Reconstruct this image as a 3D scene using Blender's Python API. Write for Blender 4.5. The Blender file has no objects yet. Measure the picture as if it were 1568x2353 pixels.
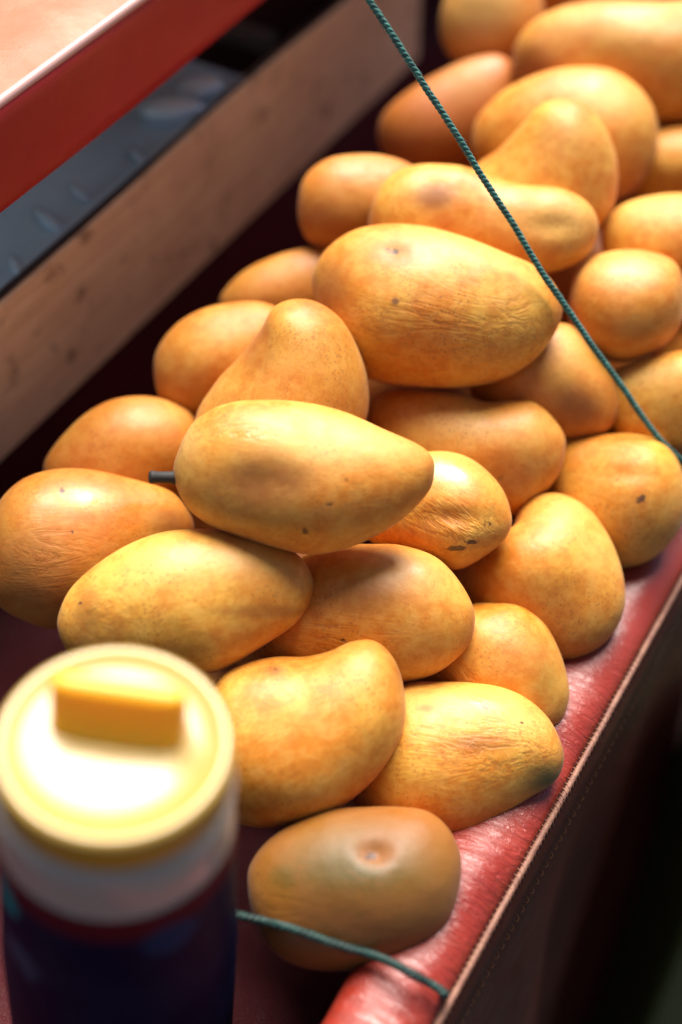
import bpy, math, random
import numpy as np
from mathutils import Vector

# ------------------------------------------------------------------ camera
S = bpy.context.scene
PITCH = math.radians(48.0)          # looking down
FPX = 3267.0                        # focal length in pixels of a 1568 px wide frame
CX, CY = 784.0, 1176.5
R3 = np.array([1.0, 0, 0]); F3 = np.array([0, math.cos(PITCH), -math.sin(PITCH)])
U3 = np.array([0, math.sin(PITCH), math.cos(PITCH)])
def ray(px, py):
    return F3 + R3 * (px - CX) / FPX - U3 * (py - CY) / FPX
H = -0.62 * ray(1290, 1840)[2]      # the seam of the tray rim lies at z = 0
CAM = np.array([0, 0, H])
def at(px, py, t): return CAM + ray(px, py) * t
def on_z(px, py, z): return at(px, py, (z - H) / ray(px, py)[2])
AZ = math.radians(30.4)
AV = np.array([math.sin(AZ), math.cos(AZ), 0]); NV = np.array([-math.cos(AZ), math.sin(AZ), 0])
def on_n(px, py, n): return at(px, py, n / float(ray(px, py) @ NV))
def W3(s, n, z): return AV * s + NV * n + np.array([0, 0, z])

cd = bpy.data.cameras.new('camera'); cam = bpy.data.objects.new('camera', cd)
S.collection.objects.link(cam); S.camera = cam
cam.location = CAM; cam.rotation_euler = (math.pi / 2 - PITCH, 0, 0)
cd.sensor_fit = 'HORIZONTAL'; cd.sensor_width = 24.0; cd.lens = FPX / 1568 * 24.0
cd.clip_start = 0.02; cd.clip_end = 200
cd.dof.use_dof = True; cd.dof.focus_distance = 0.620; cd.dof.aperture_fstop = 2.5
cd.dof.aperture_blades = 0

# ------------------------------------------------------------------ light
SUN = Vector((0.06, 0.48, 0.87)).normalized()
w = bpy.data.worlds.new('World'); S.world = w; w.use_nodes = True
nt = w.node_tree; nt.nodes.clear()
sky = nt.nodes.new('ShaderNodeTexSky'); sky.sky_type = 'NISHITA'; sky.sun_disc = False
sky.sun_elevation = math.asin(SUN.z); sky.sun_rotation = math.atan2(SUN.x, SUN.y)
sky.dust_density = 1.5; sky.air_density = 0.7
bg = nt.nodes.new('ShaderNodeBackground'); bg.inputs[1].default_value = 0.050
wo = nt.nodes.new('ShaderNodeOutputWorld')
nt.links.new(sky.outputs[0], bg.inputs[0]); nt.links.new(bg.outputs[0], wo.inputs[0])
ld = bpy.data.lights.new('sun', 'SUN'); ld.energy = 5.0; ld.angle = math.radians(42); ld.color = (1, 0.94, 0.86)
lo = bpy.data.objects.new('sun', ld); S.collection.objects.link(lo)
lo.rotation_euler = SUN.to_track_quat('Z', 'Y').to_euler()
S.view_settings.view_transform = 'Standard'; S.view_settings.look = 'None'
S.view_settings.exposure = 1.10; S.view_settings.gamma = 1

# ------------------------------------------------------------------ helpers
def mesh_obj(name, verts, faces, mat=None, parent=None, smooth=True):
    me = bpy.data.meshes.new(name)
    me.from_pydata([tuple(map(float, v)) for v in verts], [], [tuple(map(int, f)) for f in faces])
    me.validate(); me.update()
    if smooth: me.polygons.foreach_set('use_smooth', [True] * len(me.polygons))
    o = bpy.data.objects.new(name, me); S.collection.objects.link(o)
    if mat: me.materials.append(mat)
    if parent: o.parent = parent
    return o
def grid_faces(nu, nv, off=0, wrap_v=True):
    f = []
    for i in range(nu - 1):
        for j in range(nv if wrap_v else nv - 1):
            a = off + i * nv + j; b = off + i * nv + (j + 1) % nv
            f.append((a, b, b + nv, a + nv))
    return f
def tag(o, label=None, cat=None, group=None, kind=None):
    if label: o['label'] = label
    if cat: o['category'] = cat
    if group: o['group'] = group
    if kind: o['kind'] = kind
    return o
def empty(name, loc=(0, 0, 0)):
    o = bpy.data.objects.new(name, None); o.location = loc; o.empty_display_size = .02
    S.collection.objects.link(o); return o
def box(c, sx, sy, sz, ax=AV, ay=NV, az=np.array([0, 0, 1.0])):
    v = [c + ax * x * sx / 2 + ay * y * sy / 2 + az * z * sz / 2 for x in (-1, 1) for y in (-1, 1) for z in (-1, 1)]
    return v, [(0, 1, 3, 2), (4, 6, 7, 5), (0, 4, 5, 1), (2, 3, 7, 6), (0, 2, 6, 4), (1, 5, 7, 3)]
def bevel(o, w_, seg=3):
    m = o.modifiers.new('bevel', 'BEVEL'); m.width = w_; m.segments = seg; m.limit_method = 'ANGLE'; return o
def tube(points, r, nseg=10, closed=False):
    P = [Vector(p) for p in points]; V = []; n = len(P); up = Vector((0.13, 0.2, 0.97))
    for i, p in enumerate(P):
        d = (P[min(i + 1, n - 1)] - P[max(i - 1, 0)]).normalized()
        x = d.cross(up).normalized(); y = x.cross(d)
        rr = r(i / (n - 1)) if callable(r) else r
        for k in range(nseg):
            a = 2 * math.pi * k / nseg
            V.append(p + (x * math.cos(a) + y * math.sin(a)) * rr)
    Fc = [(i * nseg + k, i * nseg + (k + 1) % nseg, (i + 1) * nseg + (k + 1) % nseg, (i + 1) * nseg + k) for i in range(n - 1) for k in range(nseg)]
    Fc.append(tuple(range(nseg))[::-1]); Fc.append(tuple((n - 1) * nseg + k for k in range(nseg)))
    return V, Fc
def join(parts):
    V = []; Fc = []
    for v, f in parts:
        o = len(V); V += list(v); Fc += [tuple(i + o for i in q) for q in f]
    return V, Fc

class NT:
    def __init__(s, name):
        s.m = bpy.data.materials.new(name); s.m.use_nodes = True; s.t = s.m.node_tree
        s.b = s.t.nodes['Principled BSDF']; s.out = s.t.nodes['Material Output']
    def n(s, typ, **kw):
        q = s.t.nodes.new(typ)
        for k, v in kw.items(): setattr(q, k, v)
        return q
    def l(s, a, b): s.t.links.new(a, b)
    def sock(s, inp, v):
        if hasattr(v, 'is_linked') or isinstance(v, bpy.types.NodeSocket): s.l(v, inp)
        else: inp.default_value = v
    def noise(s, vec, scale, detail=4, rough=.5, dist=0, w=None):
        q = s.n('ShaderNodeTexNoise')
        if w is not None: q.noise_dimensions = '4D'; s.sock(q.inputs['W'], w)
        s.l(vec, q.inputs['Vector']); q.inputs['Scale'].default_value = scale
        q.inputs['Detail'].default_value = detail; q.inputs['Roughness'].default_value = rough
        q.inputs['Distortion'].default_value = dist
        return q.outputs[0]
    def ramp(s, fac, lo_, hi, a=0.0, b=1.0):
        q = s.n('ShaderNodeMapRange'); q.interpolation_type = 'SMOOTHSTEP'
        s.l(fac, q.inputs[0]); q.inputs[1].default_value = lo_; q.inputs[2].default_value = hi
        q.inputs[3].default_value = a; q.inputs[4].default_value = b
        return q.outputs[0]
    def mix(s, f, a, b, mode='MIX'):
        q = s.n('ShaderNodeMix', data_type='RGBA', blend_type=mode)
        s.sock(q.inputs[0], f); s.sock(q.inputs[6], a); s.sock(q.inputs[7], b)
        return q.outputs[2]
    def math(s, op, a, b=0.0, c=None):
        q = s.n('ShaderNodeMath', operation=op); s.sock(q.inputs[0], a); s.sock(q.inputs[1], b)
        if c is not None: s.sock(q.inputs[2], c)
        return q.outputs[0]
    def mapping(s, vec, scale=(1, 1, 1), rot=(0, 0, 0)):
        q = s.n('ShaderNodeMapping'); s.l(vec, q.inputs[0]); q.inputs['Scale'].default_value = scale
        q.inputs['Rotation'].default_value = rot; return q.outputs[0]
    def coord(s, k='Object'): return s.n('ShaderNodeTexCoord').outputs[k]
    def attr(s, name, typ='GEOMETRY'):
        q = s.n('ShaderNodeAttribute'); q.attribute_name = name; q.attribute_type = typ; return q.outputs['Fac']
    def bump(s, h, strength, dist, prev=None):
        q = s.n('ShaderNodeBump'); s.l(h, q.inputs['Height']); s.sock(q.inputs['Strength'], strength)
        q.inputs['Distance'].default_value = dist
        if prev is not None: s.l(prev, q.inputs['Normal'])
        return q.outputs[0]
    def set(s, **kw):
        for k, v in kw.items(): s.sock(s.b.inputs[k.replace('_', ' ')], v)
        return s.m
def C(r, g, b): return (r, g, b, 1)

# ------------------------------------------------------------------ materials
def mango_material():
    k = NT('mango_skin'); co = k.coord(); rnd = k.n('ShaderNodeObjectInfo').outputs['Random']
    W = k.math('MULTIPLY', rnd, 37.0)
    n1 = k.noise(co, 26, 4, .55, .4, W)
    n2 = k.noise(co, 75, 5, .6, .6, W)
    str_ = k.noise(k.mapping(co, (22, 110, 110)), 1.0, 5, .6, .8, W)
    col = k.mix(k.ramp(n1, .38, .62), C(.63, .205, .006), C(.70, .345, .036))
    col = k.mix(k.ramp(n2, .50, .72, 0, .55), col, C(.54, .19, .014))
    col = k.mix(k.ramp(str_, .55, .78, 0, .28), col, C(.52, .17, .010))
    mott = k.noise(co, 150, 5, .7, .3, W)
    col = k.mix(k.ramp(mott, .42, .66, 0, .36), col, C(.72, .41, .09))
    col = k.mix(k.ramp(mott, .54, .36, 0, .40), col, C(.50, .135, .006))
    # fruit tone: ripeness and painted-in shade; pale skin and painted sheen; darker ends
    tint = k.attr('tint', 'OBJECT')
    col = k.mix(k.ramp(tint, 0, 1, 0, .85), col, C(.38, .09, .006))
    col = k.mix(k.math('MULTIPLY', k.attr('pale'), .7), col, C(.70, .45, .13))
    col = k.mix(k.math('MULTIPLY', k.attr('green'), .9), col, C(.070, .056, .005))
    br = k.math('MULTIPLY', k.attr('bruise'), k.ramp(n2, .15, .65, .6, 1))
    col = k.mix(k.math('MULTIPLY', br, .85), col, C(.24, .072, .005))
    # lenticels: pin-prick dots
    v = k.n('ShaderNodeTexVoronoi'); v.feature = 'F1'; k.l(co, v.inputs['Vector']); v.inputs['Scale'].default_value = 480
    dots = k.ramp(v.outputs['Distance'], .18, .36, 1, 0)
    dm = k.math('MULTIPLY', dots, k.ramp(k.noise(co, 40, 2, .5, 0, W), .42, .65, .05, .5))
    col = k.mix(dm, col, C(.26, .08, .01))
    # fine brown scratches and specks
    scr = k.noise(k.mapping(co, (40, 170, 120), (0, .3, .5)), 1.0, 3, .5, 2.4, W)
    sc = k.math('MULTIPLY', k.ramp(k.math('ABSOLUTE', k.math('SUBTRACT', scr, .5)), .0, .010, 1, 0), k.ramp(k.noise(co, 22, 2, .5, 0, W), .50, .62))
    col = k.mix(k.math('MULTIPLY', sc, .55), col, C(.22, .07, .015))
    v2 = k.n('ShaderNodeTexVoronoi'); k.l(k.noise(co, 60, 0), v2.inputs['Vector']); v2.inputs['Scale'].default_value = 1
    v3 = k.n('ShaderNodeTexVoronoi'); v3.voronoi_dimensions = '4D'; k.l(co, v3.inputs['Vector']); k.l(W, v3.inputs['W']); v3.inputs['Scale'].default_value = 42
    sp = k.ramp(v3.outputs['Distance'], .055, .10, 1, 0)
    col = k.mix(k.math('MULTIPLY', sp, .75), col, C(.13, .05, .02))
    spa = k.math('MULTIPLY', k.ramp(k.math('ADD', k.attr('spot'), k.math('MULTIPLY', k.math('SUBTRACT', k.noise(co, 420, 4, .7), .5), 1.6)), .55, .75), 1.0)
    col = k.mix(k.math('MULTIPLY', spa, .9), col, C(.055, .016, .006))
    # relief
    wr = k.attr('wrinkle')
    wn = k.noise(k.mapping(co, (14, 75, 75)), 1.0, 4, .6, 2.2, W)
    ridge = k.math('ABSOLUTE', k.math('SUBTRACT', wn, .5))
    col = k.mix(k.math('MULTIPLY', k.math('MULTIPLY', k.ramp(ridge, .0, .03, 1, 0), wr), .6), col, C(.33, .10, .018))
    soft = k.noise(co, 45, 3, .5, 0, W)
    nb = k.bump(soft, .22, .006)
    nb = k.bump(k.noise(k.mapping(co, (30, 120, 120)), 1.0, 4, .6, 1.0, W), .09, .0020, nb)
    nb = k.bump(k.ramp(ridge, .0, .10), k.math('MULTIPLY', wr, .30), .0016, nb)
    nb = k.bump(k.noise(co, 900, 2, .6), .10, .0006, nb)
    rough = k.ramp(k.noise(co, 60, 4, .6, 0, W), .3, .7, .44, .66)
    rough = k.math('SUBTRACT', rough, k.math('MULTIPLY', k.attr('wet'), .30))
    return k.set(Base_Color=col, Normal=nb, Roughness=rough, Specular_IOR_Level=.55,
                 Subsurface_Weight=.10, Subsurface_Radius=(1.0, .35, .08), Subsurface_Scale=.005,
                 Sheen_Weight=.06, Sheen_Roughness=.4, Coat_Weight=.06, Coat_Roughness=.5)
M_MANGO = mango_material()

def vinyl(name, c1, c2, rough=.42, wrinkle=.4, spec=.5, grime=None, grain=.35):
    k = NT(name); co = k.coord()
    col = k.mix(k.ramp(k.noise(co, 9, 5, .6), .3, .7), C(*c1), C(*c2))
    if grime: col = k.mix(k.ramp(k.noise(co, 22, 6, .65, .5), .5, .75, 0, .6), col, C(*grime))
    v = k.n('ShaderNodeTexVoronoi'); v.feature = 'DISTANCE_TO_EDGE'; k.l(co, v.inputs['Vector']); v.inputs['Scale'].default_value = 520
    nb = k.bump(k.ramp(v.outputs['Distance'], 0, .2), grain, .0005)
    nb = k.bump(k.noise(co, 35, 4, .6), wrinkle, .006, nb)
    return k.set(Base_Color=col, Roughness=k.ramp(k.noise(co, 30, 5, .6), .3, .7, rough - .08, rough + .1), Normal=nb, Specular_IOR_Level=spec)
def pad_material():
    k = NT('red_vinyl_pad'); co = k.coord()
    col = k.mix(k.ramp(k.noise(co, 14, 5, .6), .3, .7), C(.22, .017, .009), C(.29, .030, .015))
    col = k.mix(k.ramp(k.noise(co, 60, 6, .7), .55, .75, 0, .5), col, C(.26, .02, .018))
    rot = k.mapping(co, (1, 1, 1), (0, 0, -(math.pi / 2 - AZ)))
    crk = k.noise(k.mapping(rot, (260, 75, 75)), 1.0, 4, .65, 1.2)
    near = k.attr('crackle')
    nb = k.bump(crk, k.math('MULTIPLY', near, .95), .0018)
    nb = k.bump(k.noise(co, 700, 2, .6), .3, .0005, nb)
    nb = k.bump(k.noise(co, 24, 3, .5), .25, .006, nb)
    return k.set(Base_Color=col, Roughness=k.ramp(k.noise(co, 80, 5, .6), .3, .7, .30, .48), Normal=nb, Specular_IOR_Level=.65,
                 Coat_Weight=.15, Coat_Roughness=.3)
M_PAD = pad_material()
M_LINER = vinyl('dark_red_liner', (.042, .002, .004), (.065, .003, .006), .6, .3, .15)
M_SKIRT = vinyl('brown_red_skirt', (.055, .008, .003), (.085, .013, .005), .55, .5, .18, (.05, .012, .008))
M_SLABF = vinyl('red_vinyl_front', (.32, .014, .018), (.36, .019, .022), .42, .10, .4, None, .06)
M_SLABT = vinyl('lit_coral_top', (.48, .095, .035), (.52, .12, .05), .48, .10, .3, (.75, .22, .13), .10)  # paler copy of the red vinyl: light on the top put into colour

def simple(name, col, rough=.5, **kw):
    k = NT(name); return k.set(Base_Color=C(*col), Roughness=rough, **kw)
def wood_material():
    k = NT('raw_wood'); co = k.mapping(k.coord(), (1, 1, 1), (0, 0, -(math.pi / 2 - AZ)))
    g = k.noise(k.mapping(co, (6, 110, 110)), 1, 7, .65, 2.0)
    b = k.noise(co, 11, 5, .6, .5); sm = k.noise(co, 48, 5, .65, .4)
    col = k.mix(k.ramp(g, .3, .7), C(.74, .55, .31), C(.86, .71, .44))
    col = k.mix(k.ramp(b, .42, .68, 0, .40), col, C(.56, .34, .22))
    col = k.mix(k.ramp(sm, .54, .74, 0, .65), col, C(.25, .15, .08))
    v = k.n('ShaderNodeTexVoronoi'); k.l(co, v.inputs['Vector']); v.inputs['Scale'].default_value = 26
    col = k.mix(k.ramp(k.math('ADD', v.outputs['Distance'], k.math('MULTIPLY', k.math('SUBTRACT', sm, .5), .5)), .05, .20, .6, 0), col, C(.14, .06, .035))
    return k.set(Base_Color=col, Roughness=.75, Specular_IOR_Level=.25, Normal=k.bump(sm, .5, .002))
M_WOOD = wood_material()
M_EDGE = simple('dark_edge', (.03, .018, .01), .7)  # near-black strip along the top of the board
def steel_material():
    k = NT('dull_steel'); co = k.coord()
    col = k.mix(k.ramp(k.noise(co, 18, 5, .6), .3, .7), C(.52, .74, .80), C(.66, .84, .88))
    return k.set(Base_Color=col, Metallic=.0, Roughness=k.ramp(k.noise(co, 30, 4, .6), .3, .7, .28, .5))
M_STEEL = steel_material()
M_PIPE = None
def pipe_material():
    k = NT('tan_piping'); co = k.coord()
    col = k.mix(k.ramp(k.noise(co, 140, 4, .6), .3, .7), C(.16, .06, .038), C(.25, .115, .07))
    return k.set(Base_Color=col, Roughness=.6, Normal=k.bump(k.noise(co, 500, 3, .6), .6, .001))
M_PIPE = pipe_material()
M_THREAD = simple('dull_thread', (.055, .022, .011), .8, Specular_IOR_Level=.1)
def rope_material(name='green_rope', f=1.0):
    k = NT(name); co = k.coord()
    col = k.mix(k.ramp(k.noise(co, 320, 3, .6), .35, .65), C(.004 * f, .075 * f, .06 * f), C(.02 * f, .18 * f, .145 * f))
    return k.set(Base_Color=col, Roughness=.55, Sheen_Weight=.3 * f)
M_ROPE = rope_material(); M_ROPE_SHADED = rope_material('shaded_green_rope', .22)  # second is a darkened copy: shade put into the string's colour
M_STEM = simple('dark_stem', (.018, .016, .014), .7)

# ------------------------------------------------------------------ the tray and its padded rim
N_RIM = float(on_z(1290, 1840, 0) @ NV)
N_BRD = float(on_z(280, 790, 0) @ NV)
FLOOR = -0.088
S0, S1 = -0.02, 1.45
def sweep(prof, s0, s1, ns, jitter=None):
    V = []
    for i in range(ns):
        s = s0 + (s1 - s0) * i / (ns - 1)
        for j, (n, z) in enumerate(prof):
            dn, dz = jitter(s, j, n, z) if jitter else (0, 0)
            V.append(W3(s, n + dn, z + dz))
    return V, grid_faces(ns, len(prof), 0, False)
tray = tag(empty('fruit_tray', W3(.5, (N_RIM + N_BRD) / 2, FLOOR)), 'long red vinyl tray with a padded stitched rim holding the heap of mangoes', 'tray')
def child(o, root):
    o.parent = root; o.matrix_parent_inverse.identity()
    o.location = Vector(o.location) - Vector(root.location); return o
# padded roll
pp = []
for i in range(19):
    a = math.pi * (i / 18)
    pp.append((N_RIM + .0205 - .0188 * math.cos(a), -.004 + .0125 * math.sin(a) ** .8))
pp += [(N_RIM + .0408, -.012), (N_RIM + .0420, -.020), (N_RIM + .0425, -.032)]
def lump(s, j, n, z):
    k = max(0, min(1, (j - 1) / 5))
    w_ = .0016 * math.sin(s * 31 + .6) + .0011 * math.sin(s * 67 + 2) + .0007 * math.sin(s * 140 + j * .2)
    sag = .0035 * math.exp(-((s - .50) / .03) ** 2)
    return (w_ * .6 * k * (1 if j > 9 else .2), (w_ - sag) * k)
v, f = sweep(pp, S0, S1, 420, lump)
pad = child(mesh_obj('rim_pad', v, f, M_PAD), tray)
at_ = pad.data.attributes.new('crackle', 'FLOAT', 'POINT')
at_.data.foreach_set('value', [max(0, min(1, (.47 - float(np.array(p) @ AV)) / .12)) for p in v])
# liner: inner wall, floor, far wall
lp = [(N_RIM + .0424, -.030), (N_RIM + .0440, -.038), (N_RIM + .050, FLOOR + .001), (N_RIM + .06, FLOOR)]
m_ = 14
for i in range(1, m_): lp.append((N_RIM + .06 + (N_BRD - .02 - N_RIM - .06) * i / m_, FLOOR))
lp += [(N_BRD - .012, FLOOR), (N_BRD - .004, FLOOR + .004), (N_BRD + .001, FLOOR + .012), (N_BRD + .001, -.0125), (N_BRD + .006, -.004), (N_BRD + .05, -.003)]
rl = random.Random(4)
v, f = sweep(lp, S0, S1, 120, lambda s, j, n, z: (0, .0012 * math.sin(s * 40 + n * 30) if z <= FLOOR + .002 else 0))
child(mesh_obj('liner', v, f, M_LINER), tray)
for s_ in (S0 - .004, S1 + .004):
    v, f = box(W3(s_, (N_RIM + N_BRD) / 2, -.025), .014, N_BRD - N_RIM, .055)
    child(bevel(mesh_obj('end_wall', v, f, M_LINER, smooth=False), .003), tray)
# skirt hanging outside with a stitched band
sp_ = [(N_RIM + .0012, -.0045), (N_RIM - .0015, -.008), (N_RIM - .0022, -.020), (N_RIM - .0026, -.030), (N_RIM - .0010, -.0335)]
for i in range(1, 14): sp_.append((N_RIM - .001 - .002 * i ** .5, -.0335 - .6 * (i / 13)))
def folds(s, j, n, z):
    a = min(1, max(0, (-z - .03) / .3))
    return (-.010 * a * (math.sin(s * 29 + z * 3) + .6 * math.sin(s * 61 + 1)), 0)
v, f = sweep(sp_, S0, S1, 260, folds)
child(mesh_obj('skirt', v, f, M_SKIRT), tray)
ss = np.linspace(S0, S1, 500)
v, f = tube([W3(s, N_RIM, .0003 + .0002 * math.sin(s * 150)) for s in ss], .0014, 10)
child(mesh_obj('piping', v, f, M_PIPE), tray)
# whip stitches over the piping, and running stitches on the band below it
parts = []; s = .12
while s < .50:
    hl = .0026
    parts.append(tube([W3(s - .0016, N_RIM - .0022, -.0012), W3(s - .0007, N_RIM - .0009, .0014), W3(s + .0007, N_RIM + .0009, .0015), W3(s + .0016, N_RIM + .0022, .0)], .00032, 5)); s += .0030
v, f = join(parts); tag(child(mesh_obj('whip_stitching', v, f, M_PIPE), tray), kind='stuff')
parts = []; s = .1; rr = random.Random(2)
while s < .46:
    z = -.0275; n = N_RIM - .0040
    parts.append(tube([W3(s, n + .001, z), W3(s + .0008, n - .0004, z), W3(s + .0026, n - .0004, z - .0002), W3(s + .0034, n + .001, z)], .00030, 5)); s += .0048 + rr.uniform(-.0003, .0003)
v, f = join(parts); tag(child(mesh_obj('running_stitching', v, f, M_THREAD), tray), kind='stuff')

# ------------------------------------------------------------------ board behind the mangoes
ZB = float(on_n(420, 320, N_BRD)[2])
sb1 = float(on_n(965, 90, N_BRD) @ AV)
brd = tag(empty('wooden_board', W3(.5, N_BRD + .006, 0)), 'rough stained wooden board standing on edge along the left side of the mango tray', 'board')
def plank(name, s0, s1, n0, th, z0, z1, mat, wob=.0016):
    V = []; ns = 90; pr = []
    r_ = .0015
    pr = [(n0, z0), (n0, z0 + (z1 - z0) * .33), (n0, z0 + (z1 - z0) * .66), (n0, z1 - r_), (n0 + r_, z1), (n0 + th - r_, z1), (n0 + th, z1 - r_), (n0 + th, z0)]
    for i in range(ns):
        s = s0 + (s1 - s0) * i / (ns - 1)
        for j, (n, z) in enumerate(pr):
            V.append(W3(s, n + wob * .4 * math.sin(s * 9 + z * 14), z + (wob * math.sin(s * 13) * (1 if z > z0 + .01 else .3))))
    F_ = grid_faces(ns, len(pr), 0, True) + [tuple(range(len(pr))), tuple((ns - 1) * len(pr) + k for k in range(len(pr)))[::-1]]
    return mesh_obj(name, V, F_, mat)
child(plank('plank', -.02, sb1, N_BRD, .0075, .0006, ZB - .002, M_WOOD), brd)
child(plank('top_edge', -.02, sb1, N_BRD + .0012, .0050, ZB - .0028, ZB - .0004, M_EDGE), brd)
for o_ in list(brd.children):
    for p in o_.data.polygons: p.use_smooth = False

# ------------------------------------------------------------------ steel tray beyond the board
st = tag(empty('steel_tray', W3(.4, N_BRD + .1, .02)), 'blue grey steel tray with added glint shapes between the wooden board and the red slab', 'steel tray')
S_END = float(on_z(520, 175, ZB - .012) @ AV)
prof = [(N_BRD + .0085, ZB - .030), (N_BRD + .0090, ZB - .010), (N_BRD + .0120, ZB - .007), (N_BRD + .017, ZB - .008), (N_BRD + .020, ZB - .010), (N_BRD + .030, ZB - .010), (N_BRD + .13, ZB - .010), (N_BRD + .137, ZB - .008), (N_BRD + .14, ZB - .002)]
v, f = sweep(prof, -.02, S_END, 60, lambda s, j, n, z: (0, .0012 * math.sin(s * 50 + n * 60) if 4 < j < 7 else 0))
child(mesh_obj('pan', v, f, M_STEEL), st)
v, f = box(W3(S_END + .002, N_BRD + .075, ZB - .026), .004, .13, .03)
child(bevel(mesh_obj('end_lip', v, f, M_STEEL, smooth=False), .001), st)
M_GLINT = simple('pale_glint', (.62, .74, .76), .22, Metallic=.2)  # for pale shapes added in place of blurred highlights on the pan
def blob(c, ax, ay, az, ra, rb, rc, name, mat):
    V = []; nu, nv = 20, 24
    for i in range(nu):
        t_ = math.pi * (i + .02) / (nu - .96)
        for j in range(nv):
            p_ = 2 * math.pi * j / nv
            V.append(c + ax * ra * math.sin(t_) * math.cos(p_) + ay * rb * math.sin(t_) * math.sin(p_) + az * rc * math.cos(t_))
    F_ = grid_faces(nu, nv) + [tuple(range(nv))[::-1], tuple((nu - 1) * nv + k for k in range(nv))]
    return mesh_obj(name, V, F_, mat)
Z3 = np.array([0, 0, 1.0])
for px, py, ra, rb in ((455, 205, .016, .010), (398, 255, .020, .009)):
    c = on_z(px, py, ZB - .006)
    child(blob(c, R3, np.cross(Z3, R3), Z3, ra, rb, .009, 'bump', M_GLINT), st)  # round shape standing in for a highlight, no part of the tray
for (x0, y0, x1, y1, r_) in ((88, 485, 140, 530, .0042), (165, 425, 205, 462, .0030), (30, 590, 52, 640, .0036), (300, 340, 330, 372, .0028)):
    p0 = on_z(x0, y0, ZB - .0075); p1 = on_z(x1, y1, ZB - .0075)
    v, f = tube([p0 + (p1 - p0) * i / 8 for i in range(9)], lambda t_, r_=r_: r_ * (.5 + .5 * math.sin(math.pi * min(max(t_, .08), .92))), 10)
    child(mesh_obj('glint_bar', v, f, M_GLINT), st)
# dark cavity shelf and the cross slat past the pan
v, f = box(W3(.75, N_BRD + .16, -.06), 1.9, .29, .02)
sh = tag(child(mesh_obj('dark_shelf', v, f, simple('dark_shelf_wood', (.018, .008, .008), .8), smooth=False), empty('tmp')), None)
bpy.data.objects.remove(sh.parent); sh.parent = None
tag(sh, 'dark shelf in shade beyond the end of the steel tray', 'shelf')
pa, pb = on_z(495, 62, ZB - .02), on_z(640, 105, ZB - .02)
d_ = (pb - pa) / np.linalg.norm(pb - pa); dn_ = np.cross(Z3, d_)
v, f = box((pa + pb) / 2 - d_ * .05, float(np.linalg.norm(pb - pa)) + .09, .016, .010, d_, dn_, Z3)
tag(bevel(mesh_obj('cross_slat', v, f, simple('grey_brown_wood', (.15, .125, .09), .8), smooth=False), .001), 'grey brown slat lying across the dark gap beyond the steel tray', 'slat')

# ------------------------------------------------------------------ red padded slab top left
N_SL = float(at(295, 267, .690) @ NV)
zb_ = float(on_n(295, 267, N_SL)[2]); zt_ = float(on_n(170, 120, N_SL)[2])
slab = tag(empty('red_slab', W3(.5, N_SL + .2, zb_)), 'thick red vinyl slab with light painted into its coral top, overhanging the steel tray', 'slab')
pr = [(N_SL + .012, zb_ + .001), (N_SL + .003, zb_), (N_SL, zb_ + .003)]
for i in range(1, 6): pr.append((N_SL + .0008 * math.sin(i / 6 * math.pi), zb_ + (zt_ - zb_) * i / 6))
pr += [(N_SL + .0004, zt_ - .003), (N_SL + .0018, zt_ - .0006)]
v, f = sweep(pr, .335, 1.8, 80, lambda s, j, n, z: (.0007 * math.sin(s * 23 + z * 40), 0))
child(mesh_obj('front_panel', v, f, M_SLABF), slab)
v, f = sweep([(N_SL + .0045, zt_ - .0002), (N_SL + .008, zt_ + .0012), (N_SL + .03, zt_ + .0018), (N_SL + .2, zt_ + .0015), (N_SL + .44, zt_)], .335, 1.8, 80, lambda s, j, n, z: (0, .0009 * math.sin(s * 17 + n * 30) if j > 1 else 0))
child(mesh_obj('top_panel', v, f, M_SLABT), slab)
v, f = tube([W3(s, N_SL + .0030, zt_ - .0004) for s in np.linspace(.335, 1.8, 90)], .0026, 10)
child(mesh_obj('edge_highlight', v, f, simple('pale_pink_highlight', (.50, .29, .26), .32)), slab)  # pale tube added for the highlight along the slab's top edge
v, f = box(W3(1.068, N_SL + .222, zb_ + .006), 1.46, .418, .008)
child(mesh_obj('bounce_panel', v, f, simple('pale_bounce_board', (.7, .7, .68), .6), smooth=False), slab)  # unseen pale panel below the slab, added to bounce light onto the pan
v, f = box(W3(.333, N_SL + .222, (zb_ + zt_) / 2), .004, .44, zt_ - zb_ - .002)
child(mesh_obj('end_panel', v, f, M_SLABF, smooth=False), slab)
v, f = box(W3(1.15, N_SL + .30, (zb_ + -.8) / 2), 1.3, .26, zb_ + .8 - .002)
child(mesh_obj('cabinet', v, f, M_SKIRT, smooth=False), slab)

# ------------------------------------------------------------------ ground
k = NT('asphalt'); co = k.coord()
k.set(Base_Color=k.mix(k.noise(co, 40, 6, .7), C(.025, .025, .028), C(.06, .058, .055)), Roughness=.9, Normal=k.bump(k.noise(co, 90, 5, .7), .6, .004))
g = mesh_obj('ground', [(-60, -60, -.82), (60, -60, -.82), (60, 60, -.82), (-60, 60, -.82)], [(0, 1, 2, 3)], k.m, smooth=False); tag(g, kind='structure')

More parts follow.
